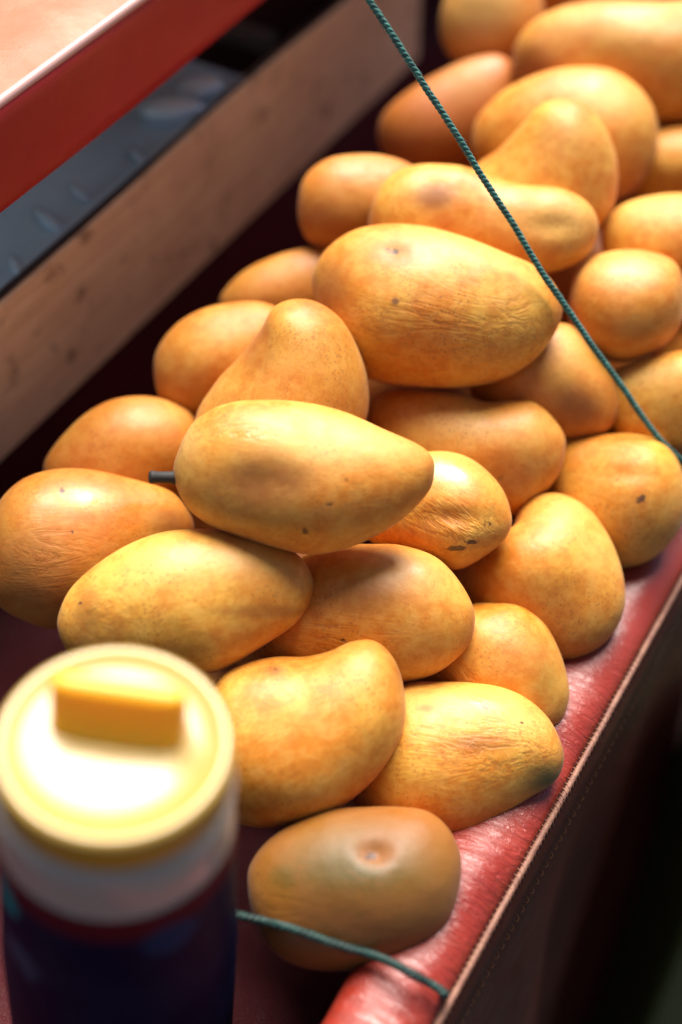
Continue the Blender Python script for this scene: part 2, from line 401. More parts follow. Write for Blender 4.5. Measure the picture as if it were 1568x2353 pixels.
# ------------------------------------------------------------------ mangoes
# id: centre px, py, angle, length px, width px, taper, bend, cubic, tilt, depth
TAB = [
 (1,  698,1096,  -4, 598, 348, .20, .00, .05,  4, .634),
 (2,  430,1378,  13, 597, 305, .02,-.03, .00,  0, .611),
 (30, 815,2036,   8, 498, 350, .02,-.03,  .02,  5, .645),
 (28, 718,1695,  27, 520, 352, .00, .06, .05,  8, .622),
 (26, 840,1408, -10, 520, 305,-.04,-.02, .00,  8, .632),
 (29, 1045,1750, 10, 510, 345, .16,-.04,-.03,  5, .648),
 (27, 1135,1525,-38, 420, 270, .02,-.04, .03, 10, .648),
 (24, 1020,1170,-33, 400, 250, .05,-.04, .00, 12, .650),
 (25, 1300,1322,-66, 395, 275,-.10, .02, .00, 10, .655),
 (6,  648, 915,  80, 480, 400, .34, .05, .02, 22, .662),
 (3,  210,1262,   4, 480, 345, .18, .02,-.06,  0, .660),
 (4,  275,1040,  18, 370, 260, .00,-.03, .00,  0, .700),
 (7,  1003,702, -14, 600, 345, .08,-.02, .02,  4, .680),
 (5,  508, 835,  35, 370, 260, .05,-.03, .00,  5, .712),
 (22, 1040,1035,-10, 535, 290,-.04, .04, .04,  5, .668),
 (23, 1410,1150,-22, 360, 290,-.10,-.02, .00,  5, .668),
 (19, 1265,885, -42, 400, 250,-.05,-.04, .00,  5, .700),
 (20, 1560,930,  24, 400, 240, .10, .03, .00,  5, .705),
 (8,  1110,515, -13, 540, 265, .12, .03,-.04,  4, .720),
 (9,  845, 462,  10, 330, 215, .05,-.03, .00,  0, .745),
 (10, 670, 652,  22, 340, 180, .02,-.02, .00,  0, .735),
 (18, 1435,708,  10, 262, 262, .02, .00, .00, 60, .715),
 (17, 1520,560,   0, 290, 225, .02,-.03, .00,  5, .745),
 (21, 1600,780,  35, 280, 170, .02,-.03, .00,  5, .745),
 (11, 1268,440,  76, 430, 330, .36, .06, .02, 20, .745),
 (12, 1310,330, -22, 450, 300, .00,-.12, .00,  5, .775),
 (16, 1612,372,  -5, 350, 200, .00,-.03, .00,  0, .780),
 (15, 1450,145,  -3, 560, 310, .00,-.02, .00,  0, .800),
 (13, 1015,265,  30, 370, 225, .02,-.03, .00,  0, .805),
 (14, 1125, 60,  60, 330, 230, .00,-.03, .00,  0, .850),
 (40, 640,1330,  20, 420, 290, .05,-.03, .00,  0, .690),
 (41, 950, 930, -20, 470, 300, .05,-.03, .00,  0, .740),
 (42, 1290, 640, 20, 420, 270, .05,-.03, .00,  0, .800),
 (43, 1010,1400, 10, 420, 270, .05,-.03, .00,  0, .700),
 (44, 1480,1010,-10, 400, 250, .05,-.03, .00,  0, .740),
 (45, 600, 1620,-30, 420, 280, .05,-.03, .00,  0, .670),
 (46, 440,1200, -20, 380, 240, .05,-.03, .00,  0, .720),
 (47, 880, 740, -20, 400, 260, .05,-.03, .00,  0, .780),
 (48, 950,1830,  10, 400, 260, .05,-.03, .00,  0, .660),
 (49, 1180, 330, 60, 400, 260, .05,-.03, .00,  0, .840),
 (50, 1500, 420, 30, 400, 260, .05,-.03, .00,  0, .830),
 (51, 1180,1120, 60, 400, 260, .05,-.03, .00,  0, .710),
 (52, 1450, 880, 60, 380, 240, .05,-.03, .00,  0, .770),
 (53, 1300, -20,-20, 460, 260, .05,-.03, .00,  0, .900),
]
FEAT = {  # kind, px, py, rx, ry, strength
 1: [('bruise', 610,1115,115, 68,1.1), ('dent', 610,1112, 90, 50,.0022), ('spot', 758,1161, 11,4,1), ('spot', 797,1100,5,5,1), ('spot', 703,1222,10,7,1), ('spot',535,960,22,6,.55), ('spot',500,965,8,4,.5), ('wrinkle',560,990,110,40,.6), ('wrinkle',850,1110,130,60,.35), ('pale',780,1010,170,60,.9), ('pale',430,1010,35,50,.8), ('wet',560,1000,26,14,1), ('wet',850,1040,20,16,1)],
 2: [('pale',480,1290,170,50,.8), ('wrinkle',250,1400,60,60,.6), ('spot',185,1385,4,4,1), ('bruise',600,1405,110,14,.7), ('bruise',200,1400,30,60,.6)],
 3: [('wrinkle',110,1280,120,90,.55), ('spot',143,1128,8,8,1), ('spot',167,1224,6,6,1), ('spot',120,1330,5,5,1), ('bruise',90,1300,90,80,.6), ('pale',190,1150,60,22,.9), ('wet',200,1145,40,20,1), ('wet',325,1165,60,14,1), ('bruise',400,1200,60,30,.8)],
 7: [('spot',903,573,20,9,.9), ('bruise',915,580,70,28,.8), ('bruise',760,660,50,60,.7), ('wrinkle',1000,760,260,90,.75), ('pale',1000,580,150,40,1), ('wrinkle',1180,730,70,60,.8), ('dent',905,575,26,14,.0018), ('spot',735,700,16,10,.6)],
 6: [('bruise',590,800,40,60,.6)],
 8: [('bruise',1000,450,45,30,1), ('pale',1280,500,100,50,.8), ('dent',1270,520,60,26,.0018)],
 22: [('spot',1150,1100,10,10,.7), ('pale',1100,980,160,40,.6), ('bruise',1180,1080,60,50,.5)],
 24: [('wrinkle',1030,1210,120,60,1.1), ('spot',1048,1260,30,8,1), ('spot',1085,1245,18,7,1), ('spot',1120,1205,14,12,.7), ('pale',1030,1070,90,40,.8), ('wet',1045,1080,60,34,1), ('dent',1040,1190,70,22,.0022)],
 23: [('spot',1475,1147,16,11,1), ('spot',1410,1102,24,12,.6), ('dent',1450,1090,60,20,.0014)],
 26: [('bruise', 850,1375,70,36,.6), ('wrinkle',760,1460,140,50,1), ('spot',787,1470,8,5,1), ('pale',960,1310,100,50,.6), ('wet',960,1305,20,14,1)],
 27: [('green',1260,1560,40,60,.5), ('bruise',1200,1500,80,50,.5), ('wrinkle',1050,1560,80,30,.9)],
 28: [('spot',632,1535,11,7,.7), ('bruise',630,1540,24,10,.8), ('spot',760,1610,7,5,.5), ('spot',765,1675,6,5,.4), ('wrinkle',620,1700,90,90,.3), ('pale',820,1540,60,50,.5)],
 29: [('wrinkle',1120,1720,190,80,.9), ('spot',1200,1661,5,4,1), ('spot',1060,1632,6,4,.7), ('spot',938,1830,5,5,1), ('bruise',980,1628,20,10,.9), ('bruise',1090,1710,80,20,.8), ('pale',1060,1610,130,30,1), ('pale',1190,1660,70,40,.8), ('green',1262,1790,60,50,1.1), ('wet',1110,1605,45,20,1)],
 30: [('green',815,2040,280,210,1.1), ('bruise',815,2130,260,90,.8), ('bruise',868,1955,48,36,1), ('dent',862,1958,34,26,.0034), ('spot',852,1962,17,12,1.1), ('green',660,2020,80,70,1), ('green',760,2090,160,90,.5), ('spot',590,2000,8,30,.5), ('wrinkle',640,2080,80,60,.5)],  # green is partly its skin; the rest and the wide low mark paint shade
 12: [('pale',1400,230,90,50,.9)], 15: [('pale',1450,60,120,40,.8), ('bruise',1215,190,70,90,1.1), ('bruise',1330,250,120,50,.8)], 14: [('pale',1110,40,90,90,1)], 18: [('pale',1430,620,90,35,.9)],  # brown marks on the big corner fruit paint the shade on its left end
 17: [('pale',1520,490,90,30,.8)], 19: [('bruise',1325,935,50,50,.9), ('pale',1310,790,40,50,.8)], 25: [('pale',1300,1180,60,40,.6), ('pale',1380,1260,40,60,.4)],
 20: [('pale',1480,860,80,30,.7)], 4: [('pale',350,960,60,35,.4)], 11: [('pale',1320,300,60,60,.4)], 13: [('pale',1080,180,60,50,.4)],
}
TINT = {3: .55, 4: .5, 5: .45, 6: .4, 7: .15, 9: .6, 10: .6, 13: 1.0, 14: .5, 24: .2, 23: .25, 25: .25, 19: .5, 22: .3, 8: .25, 18: .4, 17: .2, 21: .3, 15: .35, 16: .2, 20: .2, 30: .9, 2: .0, 29: .05, 28: .15}  # high values also paint in the shade a fruit lies in
LAB = {
 1: 'large yellow mango with dark stem and broad brown bruise, topmost in the middle',
 2: 'smooth plump pale yellow mango just above the yellow jar lid',
 3: 'orange mango with dark wrinkled skin at the left edge, above the black gap',
 4: 'blurred orange mango alone below the wooden board, left behind the dark stem',
 5: 'orange mango near the board tucked behind the upright mango with a raised neck',
 6: 'upright orange mango with its narrow end up, directly behind the topmost bruised one',
 7: 'large mango with brown dimple and long fine wrinkles beside the green string',
 8: 'pale long mango with dented right end, crossed by the green string',
 9: 'shaded orange mango close to the board, left end of the long pale dented one',
 10: 'low orange mango half hidden between the board and the large dimpled mango',
 11: 'golden pear shaped mango with rounded end up, right of the green string',
 12: 'arched mango with a pale shining back curving behind the golden pear shaped one',
 13: 'dark reddish orange mango in shade, left of the string near the board end',
 14: 'pale whitish blurred mango at the top edge just right of the dark board end',
 15: 'big blurred mango at the top right corner with brown shaded left end',
 16: 'blurred mango cut by the right edge, just below the big corner one',
 17: 'blurred yellow mango at the right edge with a pale top, above the end-on one',
 18: 'mango seen end on with a pale cap, right of the green string',
 19: 'mango with an orange patch under the lower part of the green string',
 20: 'slanting yellow mango at the right edge behind the end of the green string',
 21: 'small bit of blurred mango at the right edge beneath the end-on one',
 22: 'smooth orange mango with blunt raised right end, behind and right of the stemmed one',
 23: 'mango with a dark round spot at the right edge, resting against the padded rim',
 24: 'glossy wrinkled mango with two dark scars, wedged under the tip of the stemmed one',
 25: 'plain egg shaped mango standing on end beside the red padded rim',
 26: 'mango with a sunken brown oval, right of the smooth pale one above the jar',
 27: 'orange mango with a mottled greenish end, touching the rim below the egg shaped one',
 28: 'smooth mango with a raised upper right end, directly right of the yellow lid',
 29: 'pale mango with long wrinkles and dark green tip overhanging the padded rim',
 30: 'lowest mango, greenish brown darkened by painted shade, with a round dented pit, above the short string',
}
OUTL = {   # silhouettes as seen, hidden sides completed
 1: (398,1090,412,1030,450,965,520,928,600,917,700,922,790,945,880,985,960,1020,993,1050,998,1085,985,1130,930,1190,860,1235,780,1265,710,1275,640,1262,560,1238,480,1205,425,1160),
 2: (138,1445,150,1380,190,1325,270,1265,360,1228,450,1217,560,1220,640,1245,700,1290,722,1340,715,1385,680,1435,600,1490,510,1540,430,1545,300,1540,180,1510),
 3: (-15,1230,0,1160,50,1105,120,1080,200,1080,290,1098,380,1122,420,1155,445,1205,430,1250,330,1340,220,1425,130,1447,60,1425,0,1385,-20,1310),
 4: (103,1080,130,1020,190,955,260,918,340,910,410,930,450,965,465,1050,430,1120,340,1170,220,1175,130,1140),
 5: (355,870,360,810,400,750,460,710,530,695,610,697,660,730,670,820,610,900,520,960,440,975,375,935),
 6: (690,683,740,695,790,735,825,800,845,870,845,950,810,1040,720,1100,600,1110,500,1060,445,980,490,890,550,820,600,755,635,700),
 7: (715,650,725,605,760,560,820,525,900,513,980,520,1060,545,1150,580,1230,615,1275,660,1290,710,1275,765,1230,825,1160,870,1080,887,980,888,880,878,820,850,770,780,730,710),
 8: (845,520,860,450,900,400,960,378,1040,380,1090,392,1140,412,1200,428,1280,436,1340,465,1370,510,1365,560,1330,605,1260,630,1150,645,1000,640,900,610,855,570),
 9: (685,470,700,410,750,370,820,358,890,362,950,385,985,430,970,500,900,550,800,575,720,560,690,520),
 10: (505,700,530,650,590,605,670,575,750,568,800,600,800,680,740,740,640,770,550,760),
 11: (1290,232,1340,243,1385,290,1412,360,1418,430,1400,500,1340,560,1240,580,1120,545,1060,460,1080,395,1140,350,1190,300,1240,245),
 12: (1085,310,1100,260,1160,205,1240,170,1310,158,1390,165,1450,200,1495,260,1508,330,1490,400,1440,450,1350,470,1230,450,1130,400,1090,360),
 13: (868,310,880,260,930,215,1000,175,1080,140,1150,135,1190,180,1195,260,1150,340,1060,390,960,395,890,360),
 14: (1010,60,1020,0,1060,-60,1140,-90,1220,-60,1250,20,1240,100,1180,150,1100,160,1050,140,1020,100),
 15: (1178,140,1190,80,1230,35,1300,8,1400,0,1520,10,1640,20,1740,60,1780,150,1740,240,1640,280,1540,290,1400,280,1280,250,1200,205),
 16: (1440,400,1455,340,1500,300,1568,288,1700,290,1780,350,1760,430,1660,460,1550,455,1470,445),
 17: (1385,560,1390,510,1430,470,1500,450,1580,448,1660,480,1690,550,1660,630,1580,680,1480,680,1410,630),
 18: (1308,700,1325,630,1360,595,1420,578,1490,582,1550,610,1572,680,1555,760,1500,815,1430,835,1360,815,1315,765),
 19: (1290,745,1330,765,1375,820,1410,880,1418,940,1395,990,1330,1010,1250,1010,1160,980,1090,920,1080,840,1140,790,1220,755),
 20: (1390,900,1410,850,1470,825,1560,808,1650,810,1720,850,1720,930,1650,990,1560,1030,1460,1030,1405,985),
 21: (1490,800,1520,760,1580,730,1660,720,1720,760,1720,820,1640,870,1540,870),
 22: (845,960,855,910,900,890,980,890,1060,905,1120,925,1180,923,1230,930,1270,965,1297,1010,1290,1070,1270,1110,1230,1150,1180,1185,1080,1180,980,1150,900,1100,855,1030),
 23: (1262,1060,1290,1012,1340,1003,1400,998,1460,1000,1520,1020,1560,1070,1574,1140,1560,1210,1520,1265,1460,1300,1390,1300,1310,1240,1265,1150),
 24: (850,1100,920,1050,1000,1035,1060,1043,1110,1073,1155,1125,1175,1180,1172,1220,1140,1260,1060,1307,1010,1297,940,1275,860,1250,800,1190),
 25: (1190,1170,1215,1140,1270,1130,1320,1145,1365,1180,1405,1240,1430,1310,1435,1380,1415,1440,1370,1490,1310,1515,1240,1505,1150,1460,1080,1400,1055,1330,1110,1275,1170,1230),
 26: (870,1247,930,1252,1000,1280,1050,1330,1085,1390,1090,1440,1070,1490,1010,1540,940,1562,860,1570,740,1560,630,1545,545,1535,560,1470,610,1370,670,1295,755,1255),
 27: (1085,1388,1140,1386,1200,1393,1250,1430,1285,1490,1305,1560,1305,1610,1280,1660,1210,1690,1100,1660,1010,1620,940,1570,970,1480,1030,1415),
 28: (460,1640,500,1560,550,1527,630,1510,700,1510,760,1498,810,1478,860,1475,900,1505,925,1560,933,1640,915,1710,870,1775,810,1830,740,1875,650,1897,570,1895,500,1860,462,1760),
 29: (930,1572,1000,1568,1080,1570,1150,1580,1210,1605,1260,1650,1288,1705,1293,1750,1270,1795,1210,1835,1140,1885,1060,1932,960,1930,860,1890,800,1820,820,1720,870,1620),
 30: (568,2020,580,1975,620,1930,680,1895,760,1865,850,1857,930,1858,990,1870,1035,1910,1060,1970,1055,2040,1030,2110,980,2160,900,2200,800,2220,700,2215,630,2180,585,2110),
}
def outline(i, ang, ns):
    """centre line and half width of the silhouette at ns stations along the long axis (px)"""
    p = np.array(OUTL[i], float).reshape(-1, 2); n = len(p); q = []
    for k_ in range(n):
        p0, p1, p2, p3 = p[k_ - 1], p[k_], p[(k_ + 1) % n], p[(k_ + 2) % n]
        for j in range(16):
            t_ = j / 16
            q.append(.5 * (2 * p1 + (p2 - p0) * t_ + (2 * p0 - 5 * p1 + 4 * p2 - p3) * t_ ** 2 + (3 * p1 - p0 - 3 * p2 + p3) * t_ ** 3))
    q = np.array(q); m = (q.max(0) + q.min(0)) / 2
    a = math.radians(ang); dx = q[:, 0] - m[0]; dy = -(q[:, 1] - m[1])
    X = dx * math.cos(a) + dy * math.sin(a); Y = -dx * math.sin(a) + dy * math.cos(a)
    x0, x1 = X.min(), X.max(); xs = (x0 + x1) / 2 - (x1 - x0) / 2 * np.cos(np.linspace(0, math.pi, ns)) * .99999
    X2, Y2 = np.roll(X, -1), np.roll(Y, -1); c_, h_ = [], []
    for x in xs:
        hit = ((X <= x) & (X2 > x)) | ((X2 <= x) & (X > x))
        t_ = (x - X[hit]) / (X2[hit] - X[hit]); y = Y[hit] + t_ * (Y2[hit] - Y[hit])
        c_.append((y.max() + y.min()) / 2); h_.append((y.max() - y.min()) / 2)
    return m, xs, np.array(c_), np.array(h_)
ANG = {6: 72, 11: 68, 25: -58, 28: 22, 29: -4, 27: -42, 24: -38, 19: -40, 23: -28}
LX = {}
def mango_local(i, sc, nu, nv, T=.86):
    """silhouette lofted into a body; sc = metres per px"""
    row = ROW[i]; r_ = random.Random(i)
    T = {18: 1.25, 6: 1.0, 11: 1.0}.get(i, T)
    ph = (np.arange(nv) * 2 * math.pi / nv)[None, :]
    if i in OUTL:
        m, xs, cy, hw = outline(i, ANG.get(i, row[3]), nu)
    else:
        Lp, Wp = row[4], row[5]; th = np.linspace(0, math.pi, nu); m = np.array(row[1:3], float)
        xs = -np.cos(th) * Lp / 2; cy = xs * 0; hw = np.sin(th) * Wp / 2
    x_ = (xs - xs.mean()) / (xs.max() - xs.min()) * 2
    # thickness follows the girth but is smoother than the outline
    fit_ = np.maximum(np.sqrt(np.maximum(1 - x_ ** 2, 0)), 0); kf = np.polyfit(x_[2:-2], hw[2:-2] / fit_[2:-2], 3)
    tz = (.35 * hw + .65 * np.polyval(kf, x_) * fit_) * T
    yy = np.cos(ph); zz = np.sin(ph); th_ = np.arccos(np.clip(-x_, -1, 1))[:, None]
    X = xs[:, None] * np.ones_like(ph); sx = np.sin(th_)
    Y = cy[:, None] + hw[:, None] * yy
    Z = tz[:, None] * zz * (1 + .03 * np.cos(2 * ph + r_.uniform(0, 6)) * sx + .02 * np.sin(3 * x_[:, None] + ph + r_.uniform(0, 6)))
    X, Y, Z = X * sc, Y * sc, Z * sc
    for _ in range(7):   # soft lumps
        k1, k2, k3 = r_.uniform(-1, 1), r_.uniform(-1, 1), r_.uniform(-1, 1); f_ = r_.uniform(50, 120); o_ = r_.uniform(0, 6)
        g_ = .00045 * np.sin(f_ * (k1 * X + k2 * Y + k3 * Z) + o_) * sx
        Y = Y + g_ * yy * .4; Z = Z + g_ * zz
    return np.stack([X, Y, Z], -1).reshape(-1, 3), m
ROW = {r[0]: r for r in TAB}
def basis(px, py, ang, tilt):
    d = ray(px, py); d /= np.linalg.norm(d)
    rt = np.cross(d, Z3); rt = np.cross(d, U3); rt /= np.linalg.norm(rt); up = np.cross(rt, d)
    a, b = math.radians(ang), math.radians(tilt)
    e = rt * math.cos(a) + up * math.sin(a); ey = -rt * math.sin(a) + up * math.cos(a)
    ex = e * math.cos(b) - d * math.sin(b); ez = -d * math.cos(b) - e * math.sin(b)
    return np.stack([ex, ey, ez], 1)
def project(P):
    Q = P - CAM; t = Q @ F3
    return CX + FPX * (Q @ R3) / t, CY - FPX * (Q @ U3) / t, t
fit = {}
for row in TAB:
    i, t0, tl = row[0], row[10], (0 if row[9] >= 45 else row[9]); ang = ANG.get(i, row[3])
    P, m = mango_local(i, t0 / FPX, 24, 16)
    fit[i] = dict(sc=t0 / FPX, c=at(m[0], m[1], t0), B=basis(m[0], m[1], ang, tl), tt=t0)
# relax distances so that fruit touch instead of cutting into each other
order = [r[0] for r in TAB]; GX, GY, CELL = 230, 310, 8
def maps(i):
    q = fit[i]; P = mango_local(i, q['sc'], 90, 110)[0] @ q['B'].T + q['c']
    u, v_, t = project(P); a = ((u + 100) / CELL).astype(int); b = ((v_ + 60) / CELL).astype(int)
    ok = (a >= 0) & (a < GX) & (b >= 0) & (b < GY); a, b, t = a[ok], b[ok], t[ok]
    fr = np.full((GY, GX), 9.); bk = np.full((GY, GX), -9.)
    np.minimum.at(fr, (b, a), t); np.maximum.at(bk, (b, a), t)
    return fr, bk
MP = {i: maps(i) for i in order}; pairs = []
for a_ in range(len(order)):
    for b_ in range(a_ + 1, len(order)):
        A, B_ = order[a_], order[b_]; m = (MP[A][0] < 5) & (MP[B_][0] < 5)
        if m.sum() > 6:
            pairs.append((A, B_, float(np.percentile((MP[A][1] - MP[B_][0])[m], 97))))
off = {i: 0.0 for i in order}; SLACK = .009
for it in range(400):
    for A, B_, g_ in pairs:
        vio = g_ + off[A] - off[B_] - (SLACK if B_ < 40 else -.010)
        if vio > 0:
            k_ = .05 if B_ >= 40 > A else .25
            off[A] -= vio * k_; off[B_] += vio * (.5 - k_)
    for i in order: off[i] *= .985
print('offsets', {i: round(o, 3) for i, o in off.items()})
def dense(i):
    q = fit[i]; s = (q['tt'] + off[i]) / q['tt']
    q['s'] = s; q['cc'] = CAM + (q['c'] - CAM) * s
    q['L'] = 0; return mango_local(i, q['sc'] * s, NU, NVV)[0]
NU, NVV = 150, 110
from mathutils import Matrix
for i in order:
    V = dense(i); q = fit[i]
    Pw = V @ q['B'].T + q['cc']; u, v_, t = project(Pw)
    G = Pw.reshape(NU, NVV, 3)
    du = np.gradient(G, axis=0); dv = np.roll(G, -1, 1) - np.roll(G, 1, 1)
    N = np.cross(du, dv).reshape(-1, 3); N /= np.linalg.norm(N, axis=1)[:, None] + 1e-12
    if np.sum(N * (Pw - q['cc'])) < 0: N = -N
    vd = (Pw - CAM); vd /= np.linalg.norm(vd, axis=1)[:, None]
    front = -(N * vd).sum(1) > -.05
    at_s = {k_: np.zeros(len(V)) for k_ in ('bruise', 'spot', 'wrinkle', 'pale', 'green', 'wet')}
    disp = np.zeros(len(V))
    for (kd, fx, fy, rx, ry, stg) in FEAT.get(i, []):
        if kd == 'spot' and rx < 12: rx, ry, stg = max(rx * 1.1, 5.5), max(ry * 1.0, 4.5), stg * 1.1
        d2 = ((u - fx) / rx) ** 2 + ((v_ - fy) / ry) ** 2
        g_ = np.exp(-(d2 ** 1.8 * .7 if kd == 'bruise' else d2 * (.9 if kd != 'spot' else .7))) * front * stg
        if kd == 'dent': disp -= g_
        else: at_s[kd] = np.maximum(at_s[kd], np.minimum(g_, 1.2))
    # base wrinkle everywhere slightly; tips a bit browner
    x_ = np.abs(V[:, 0]) / np.abs(V[:, 0]).max()
    at_s['wrinkle'] = np.maximum(at_s['wrinkle'], .06)
    at_s['bruise'] = np.maximum(at_s['bruise'], .5 * np.clip((x_ - .90) / .1, 0, 1))
    # wrinkles as real relief where they are strong
    rw = random.Random(i * 7)
    wv = np.zeros(len(V))
    for _ in range(5):
        f_ = rw.uniform(330, 700); a1 = rw.uniform(-.3, .3); o1 = rw.uniform(0, 6); m1 = rw.uniform(40, 90)
        wv += np.sin(f_ * (V[:, 1] + a1 * V[:, 0] + .5 * V[:, 2]) + 1.8 * np.sin(m1 * V[:, 0] + o1) + o1)
    disp += np.clip(at_s['wrinkle'] - .15, 0, 1) * wv * .00003
    Nl = N @ q['B']
    V = V + Nl * disp[:, None]
    q['scr'] = (u, v_, t)
    me = bpy.data.meshes.new('mango')
    F_ = np.array(grid_faces(NU, NVV), dtype=np.int32)
    me.vertices.add(len(V)); me.vertices.foreach_set('co', V.ravel())
    me.loops.add(F_.size); me.loops.foreach_set('vertex_index', F_.ravel())
    me.polygons.add(len(F_)); me.polygons.foreach_set('loop_start', np.arange(0, F_.size, 4, dtype=np.int32))
    me.polygons.foreach_set('use_smooth', np.ones(len(F_), bool))
    me.update(calc_edges=True); me.validate()
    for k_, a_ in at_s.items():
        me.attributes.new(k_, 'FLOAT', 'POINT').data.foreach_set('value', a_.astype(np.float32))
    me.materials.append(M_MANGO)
    # a stem scar at the thick end
    o = bpy.data.objects.new('mango', me); S.collection.objects.link(o)
    M4 = Matrix.Identity(4)
    for r_ in range(3):
        for c_ in range(3): M4[r_][c_] = float(q['B'][r_, c_])
        M4[r_][3] = float(q['cc'][r_])
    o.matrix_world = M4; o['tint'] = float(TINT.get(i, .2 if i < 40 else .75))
    tag(o, LAB.get(i, 'orange mango of the lower layer, seen only as slivers in the gaps'), 'mango', 'mangoes heaped in the red tray' if i < 40 else 'mangoes of the hidden lower layer'); LX[i] = o
# stem of the topmost mango
o = LX[1]; q = fit[1]
p0 = q['B'].T @ (at(404, 1097, q['tt'] + off[1]) - q['cc']); p1 = q['B'].T @ (at(343, 1096, q['tt'] + off[1] - .004) - q['cc'])
v, f = tube([p0 + (p1 - p0) * t_ for t_ in (-.35, -.05, .03, .10, .2, .35, .55, .74, .8, .88, .97, 1.0)], lambda t_: (.0040, .0038, .0034, .0030, .0028, .0027, .0027, .0027, .0029, .0030, .0028, .0022)[min(11, int(t_ * 11 + .5))] * .92, 14)
mesh_obj('stem', v, f, M_STEM, o)

# ------------------------------------------------------------------ yellow-lidded jar
TJ = .445
lc = at(263, 1700, TJ); LEAN = math.radians(5.5)
jz = np.array([math.sin(LEAN), 0.02, math.cos(LEAN)]); jz /= np.linalg.norm(jz)
hj = (lc[2] - FLOOR) / jz[2]; jb = lc - jz * hj
jar = tag(empty('canister', jb), 'blurred round canister with yellow grip lid, frosted neck and dark label', 'canister')
jx = np.array([1.0, 0, 0]) - jz * jz[0]; jx /= np.linalg.norm(jx); jy = np.cross(jz, jx)
from mathutils import Matrix
jar.rotation_euler = Matrix([[jx[r_], jy[r_], jz[r_]] for r_ in range(3)]).to_euler()
RL = 275 * TJ / FPX
def lathe(name, prof, mat, n=96, cap=True):
    V = [(r * math.cos(2 * math.pi * j / n), r * math.sin(2 * math.pi * j / n), z) for r, z in prof for j in range(n)]
    F_ = [(a, b, c, d) for (a, b, c, d) in grid_faces(len(prof), n)]
    o = mesh_obj(name, V, F_, mat); o.parent = jar; return o
ht = hj
M_LID = simple('yellow_lid', (.44, .28, .06), .30, Subsurface_Weight=.15, Subsurface_Radius=(1, .6, .15), Subsurface_Scale=.004, Specular_IOR_Level=.6, Coat_Weight=.4, Coat_Roughness=.16)
M_FIN = simple('golden_grip', (.80, .42, .010), .35, Subsurface_Weight=.7, Subsurface_Radius=(1, .6, .1), Subsurface_Scale=.012)
M_NECK = simple('frosted_plastic', (.38, .31, .25), .35, Subsurface_Weight=.2, Subsurface_Scale=.004, Coat_Weight=.4, Coat_Roughness=.15)
def label_material():
    k = NT('dark_label'); co = k.coord()
    sep = k.n('ShaderNodeSeparateXYZ'); k.l(co, sep.inputs[0])
    col = k.mix(k.ramp(k.noise(co, 22, 2, .5), .45, .6), C(.002, .004, .022), C(.006, .009, .030))
    col = k.mix(k.ramp(sep.outputs[2], ht - .060, ht - .050), col, C(.10, .006, .010))
    def patch(p, r0, r1, c, fac):
        q = k.n('ShaderNodeVectorMath', operation='DISTANCE'); k.l(co, q.inputs[0]); q.inputs[1].default_value = p
        d = k.math('ADD', q.outputs['Value'], k.math('MULTIPLY', k.math('SUBTRACT', k.noise(co, 90, 3, .6), .5), .012))
        return k.mix(k.ramp(d, r0, r1, fac, 0), col, C(*c))
    col = patch((-RL * .92, -RL * .58, ht - .064), .007, .010, (.0, .16, .17), .9)
    col = patch((RL * .55, -RL * .95, ht - .062), .008, .012, (.004, .03, .08), .8)
    col = patch((-RL * .80, -RL * .75, ht - .095), .006, .012, (.05, .06, .10), .7)
    return k.set(Base_Color=col, Roughness=.5, Specular_IOR_Level=.05)
lathe('lid', [(.0001, ht - .0012), (RL * .5, ht - .0008), (RL * .86, ht - .0012), (RL * .90, ht + .0002), (RL * .955, ht + .0006), (RL * .985, ht - .0004), (RL * .998, ht - .0015)], M_LID)
lathe('lid_rim', [(RL * .997, ht - .0016), (RL * 1.006, ht - .0030), (RL * 1.008, ht - .0145), (RL * .99, ht - .0155), (RL * .96, ht - .0158)], simple('gold_lid_rim', (.52, .24, .008), .4))
lathe('neck', [(RL * .95, ht - .0145), (RL * .985, ht - .0165), (RL * 1.02, ht - .018), (RL * 1.045, ht - .022), (RL * 1.05, ht - .037), (RL * 1.045, ht - .0420), (RL * 1.06, ht - .0430)], M_NECK)
lathe('label', [(RL * 1.055, ht - .0425), (RL * 1.075, ht - .047), (RL * 1.10, ht - .08), (RL * 1.18, ht - .13), (RL * 1.22, .02), (RL * 1.2, .006), (RL * 1.12, .001), (.001, 0)], label_material())
# upright grip across the lid
Vg = []; ns = 30
gw, gh, gt = .0215, .0200, .0050
gx = np.array([1.0, -.10, 0]); gx /= np.linalg.norm(gx); gy = np.array([-gx[1], gx[0], 0])
rows = [(0, 1.0, 2.0), (.2, 1.0, 1.55), (.45, 1.0, 1.2), (.7, .99, 1.0), (.88, .97, .85), (.96, .94, .62), (1.0, .90, .2)]
for (hz, wx, ty) in rows:
    for j in range(ns):
        a = 2 * math.pi * j / ns; cx_, sy_ = math.cos(a), math.sin(a)
        ex_ = abs(cx_) ** .35 * (1 if cx_ > 0 else -1); ey_ = abs(sy_) ** .6 * (1 if sy_ > 0 else -1)
        p = gx * gw * wx * ex_ + gy * (gt * ty * ey_ + .0075) + np.array([0, 0, ht - .0016 + gh * hz])
        Vg.append(p)
Fg = grid_faces(len(rows), ns) + [tuple((len(rows) - 1) * ns + k for k in range(ns))]
gr = mesh_obj('grip', Vg, Fg, M_FIN); gr.parent = jar

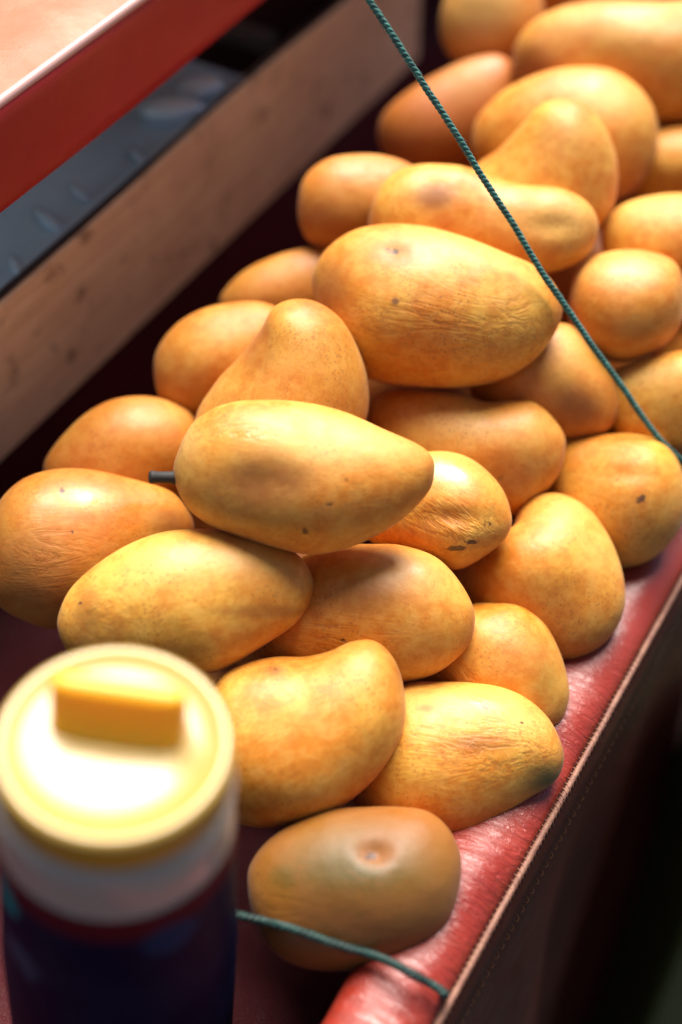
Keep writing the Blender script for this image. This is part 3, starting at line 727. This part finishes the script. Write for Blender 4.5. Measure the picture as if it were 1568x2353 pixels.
# ------------------------------------------------------------------ green ropes
def rope(name, pts, R_, pitch, label, fuzz=90, seed=1, mat=None):
    P = [np.array(p) for p in pts]; Q = []; n = 12
    for i in range(len(P) - 1):      # Catmull-Rom
        p0 = P[max(i - 1, 0)]; p1 = P[i]; p2 = P[i + 1]; p3 = P[min(i + 2, len(P) - 1)]
        for k_ in range(n):
            t_ = k_ / n
            Q.append(.5 * ((2 * p1) + (-p0 + p2) * t_ + (2 * p0 - 5 * p1 + 4 * p2 - p3) * t_ ** 2 + (-p0 + 3 * p1 - 3 * p2 + p3) * t_ ** 3))
    Q.append(P[-1]); Q = np.array(Q); dl = np.r_[0, np.cumsum(np.linalg.norm(np.diff(Q, axis=0), axis=1))]
    m = int(dl[-1] / (pitch / 12)); sv = np.linspace(0, dl[-1], m)
    C_ = np.stack([np.interp(sv, dl, Q[:, k_]) for k_ in range(3)], 1)
    d = np.gradient(C_, axis=0); d /= np.linalg.norm(d, axis=1)[:, None]
    x = np.cross(d, [.2, .1, .97]); x /= np.linalg.norm(x, axis=1)[:, None]; y = np.cross(x, d)
    C_ = C_ + x * (.00022 * np.sin(sv * 95 + seed) + .00012 * np.sin(sv * 310))[:, None] + y * (.0002 * np.sin(sv * 130 + 2))[:, None]
    parts = []; rs = R_ * .56
    for k_ in range(3):
        a = sv / pitch * 2 * math.pi + k_ * 2 * math.pi / 3
        cc = C_ + (x * np.cos(a)[:, None] + y * np.sin(a)[:, None]) * R_ * .48
        parts.append(tube(cc, rs, 7))
    rf = random.Random(seed)
    for _ in range(fuzz):
        j = rf.randrange(2, m - 3); a = rf.uniform(0, 6.28); o_ = x[j] * math.cos(a) + y[j] * math.sin(a)
        l_ = rf.uniform(.002, .006)
        p = C_[j] + o_ * R_ * .9
        parts.append(tube([p, p + o_ * .0004 + d[j] * l_ * .5, p + o_ * .0013 * rf.random() + d[j] * l_], .00009, 3))
    v, f = join(parts); o = mesh_obj(name, v, f, mat or M_ROPE); tag(o, label, 'string', 'green twisted strings'); return o
tm = fit[23]['tt']
e1 = at(1540, 1030, .690); top = at(850, 0, .600)
ctrl = []
for (px, py) in ((850, 0), (1075, 350), (1270, 660), (1410, 860), (1540, 1035)):
    f_ = (px - 850) / 690; it_ = (1 - f_) / .600 + f_ / .690
    ctrl.append(at(px, py, 1 / it_))
up_ = ctrl[0] + (ctrl[0] - ctrl[1]) * 1.6
low = W3(float(e1 @ AV) + .03, N_RIM + .004, .012)
rope('string', [up_] + ctrl + [low, W3(float(low @ AV) + .004, N_RIM - .005, -.01), W3(float(low @ AV) + .006, N_RIM - .008, -.06)], .00155, .0072, 'taut green twisted string running diagonally over the mangoes to the right rim', 130)
es = on_z(1022, 2283, .013)
def over(px, py):
    u, v_, t = fit[30]['scr']; m = (u - px) ** 2 + (v_ - py) ** 2 < 150
    return at(px, py, float(t[m].min()) - .0022)
pts = [at(400, 2060, .55), over(590, 2113), over(650, 2130), over(720, 2152), over(790, 2176), over(850, 2192), on_z(935, 2230, .020), on_z(985, 2258, .0145), es, W3(float(es @ AV) + .0035, N_RIM + .0035, .002), W3(float(es @ AV) + .006, N_RIM + .0045, -.02)]
rope('string', pts, .0018, .0075, 'short green string, shade put into its colour, passing under the lowest mango to the seam of the rim', 60, 5, M_ROPE_SHADED)

# ------------------------------------------------------------------ dim things past the right side of the tray
cb_ = at(1640, 1800, .84)
v, f = box(np.array([cb_[0] + .025, cb_[1], -.45]), .07, .10, .62, R3, np.array([0, 1.0, 0]), Z3)
tag(bevel(mesh_obj('green_bin', v, f, simple('dull_green_plastic', (.05, .065, .012), .5), smooth=False), .008), 'dull green bin beside the tray skirt at the right edge', 'bin')
print('N_RIM', N_RIM, 'N_BRD', N_BRD, 'ZB', ZB, 'slab', N_SL, zb_, zt_, 'H', H, 'jar h', hj)
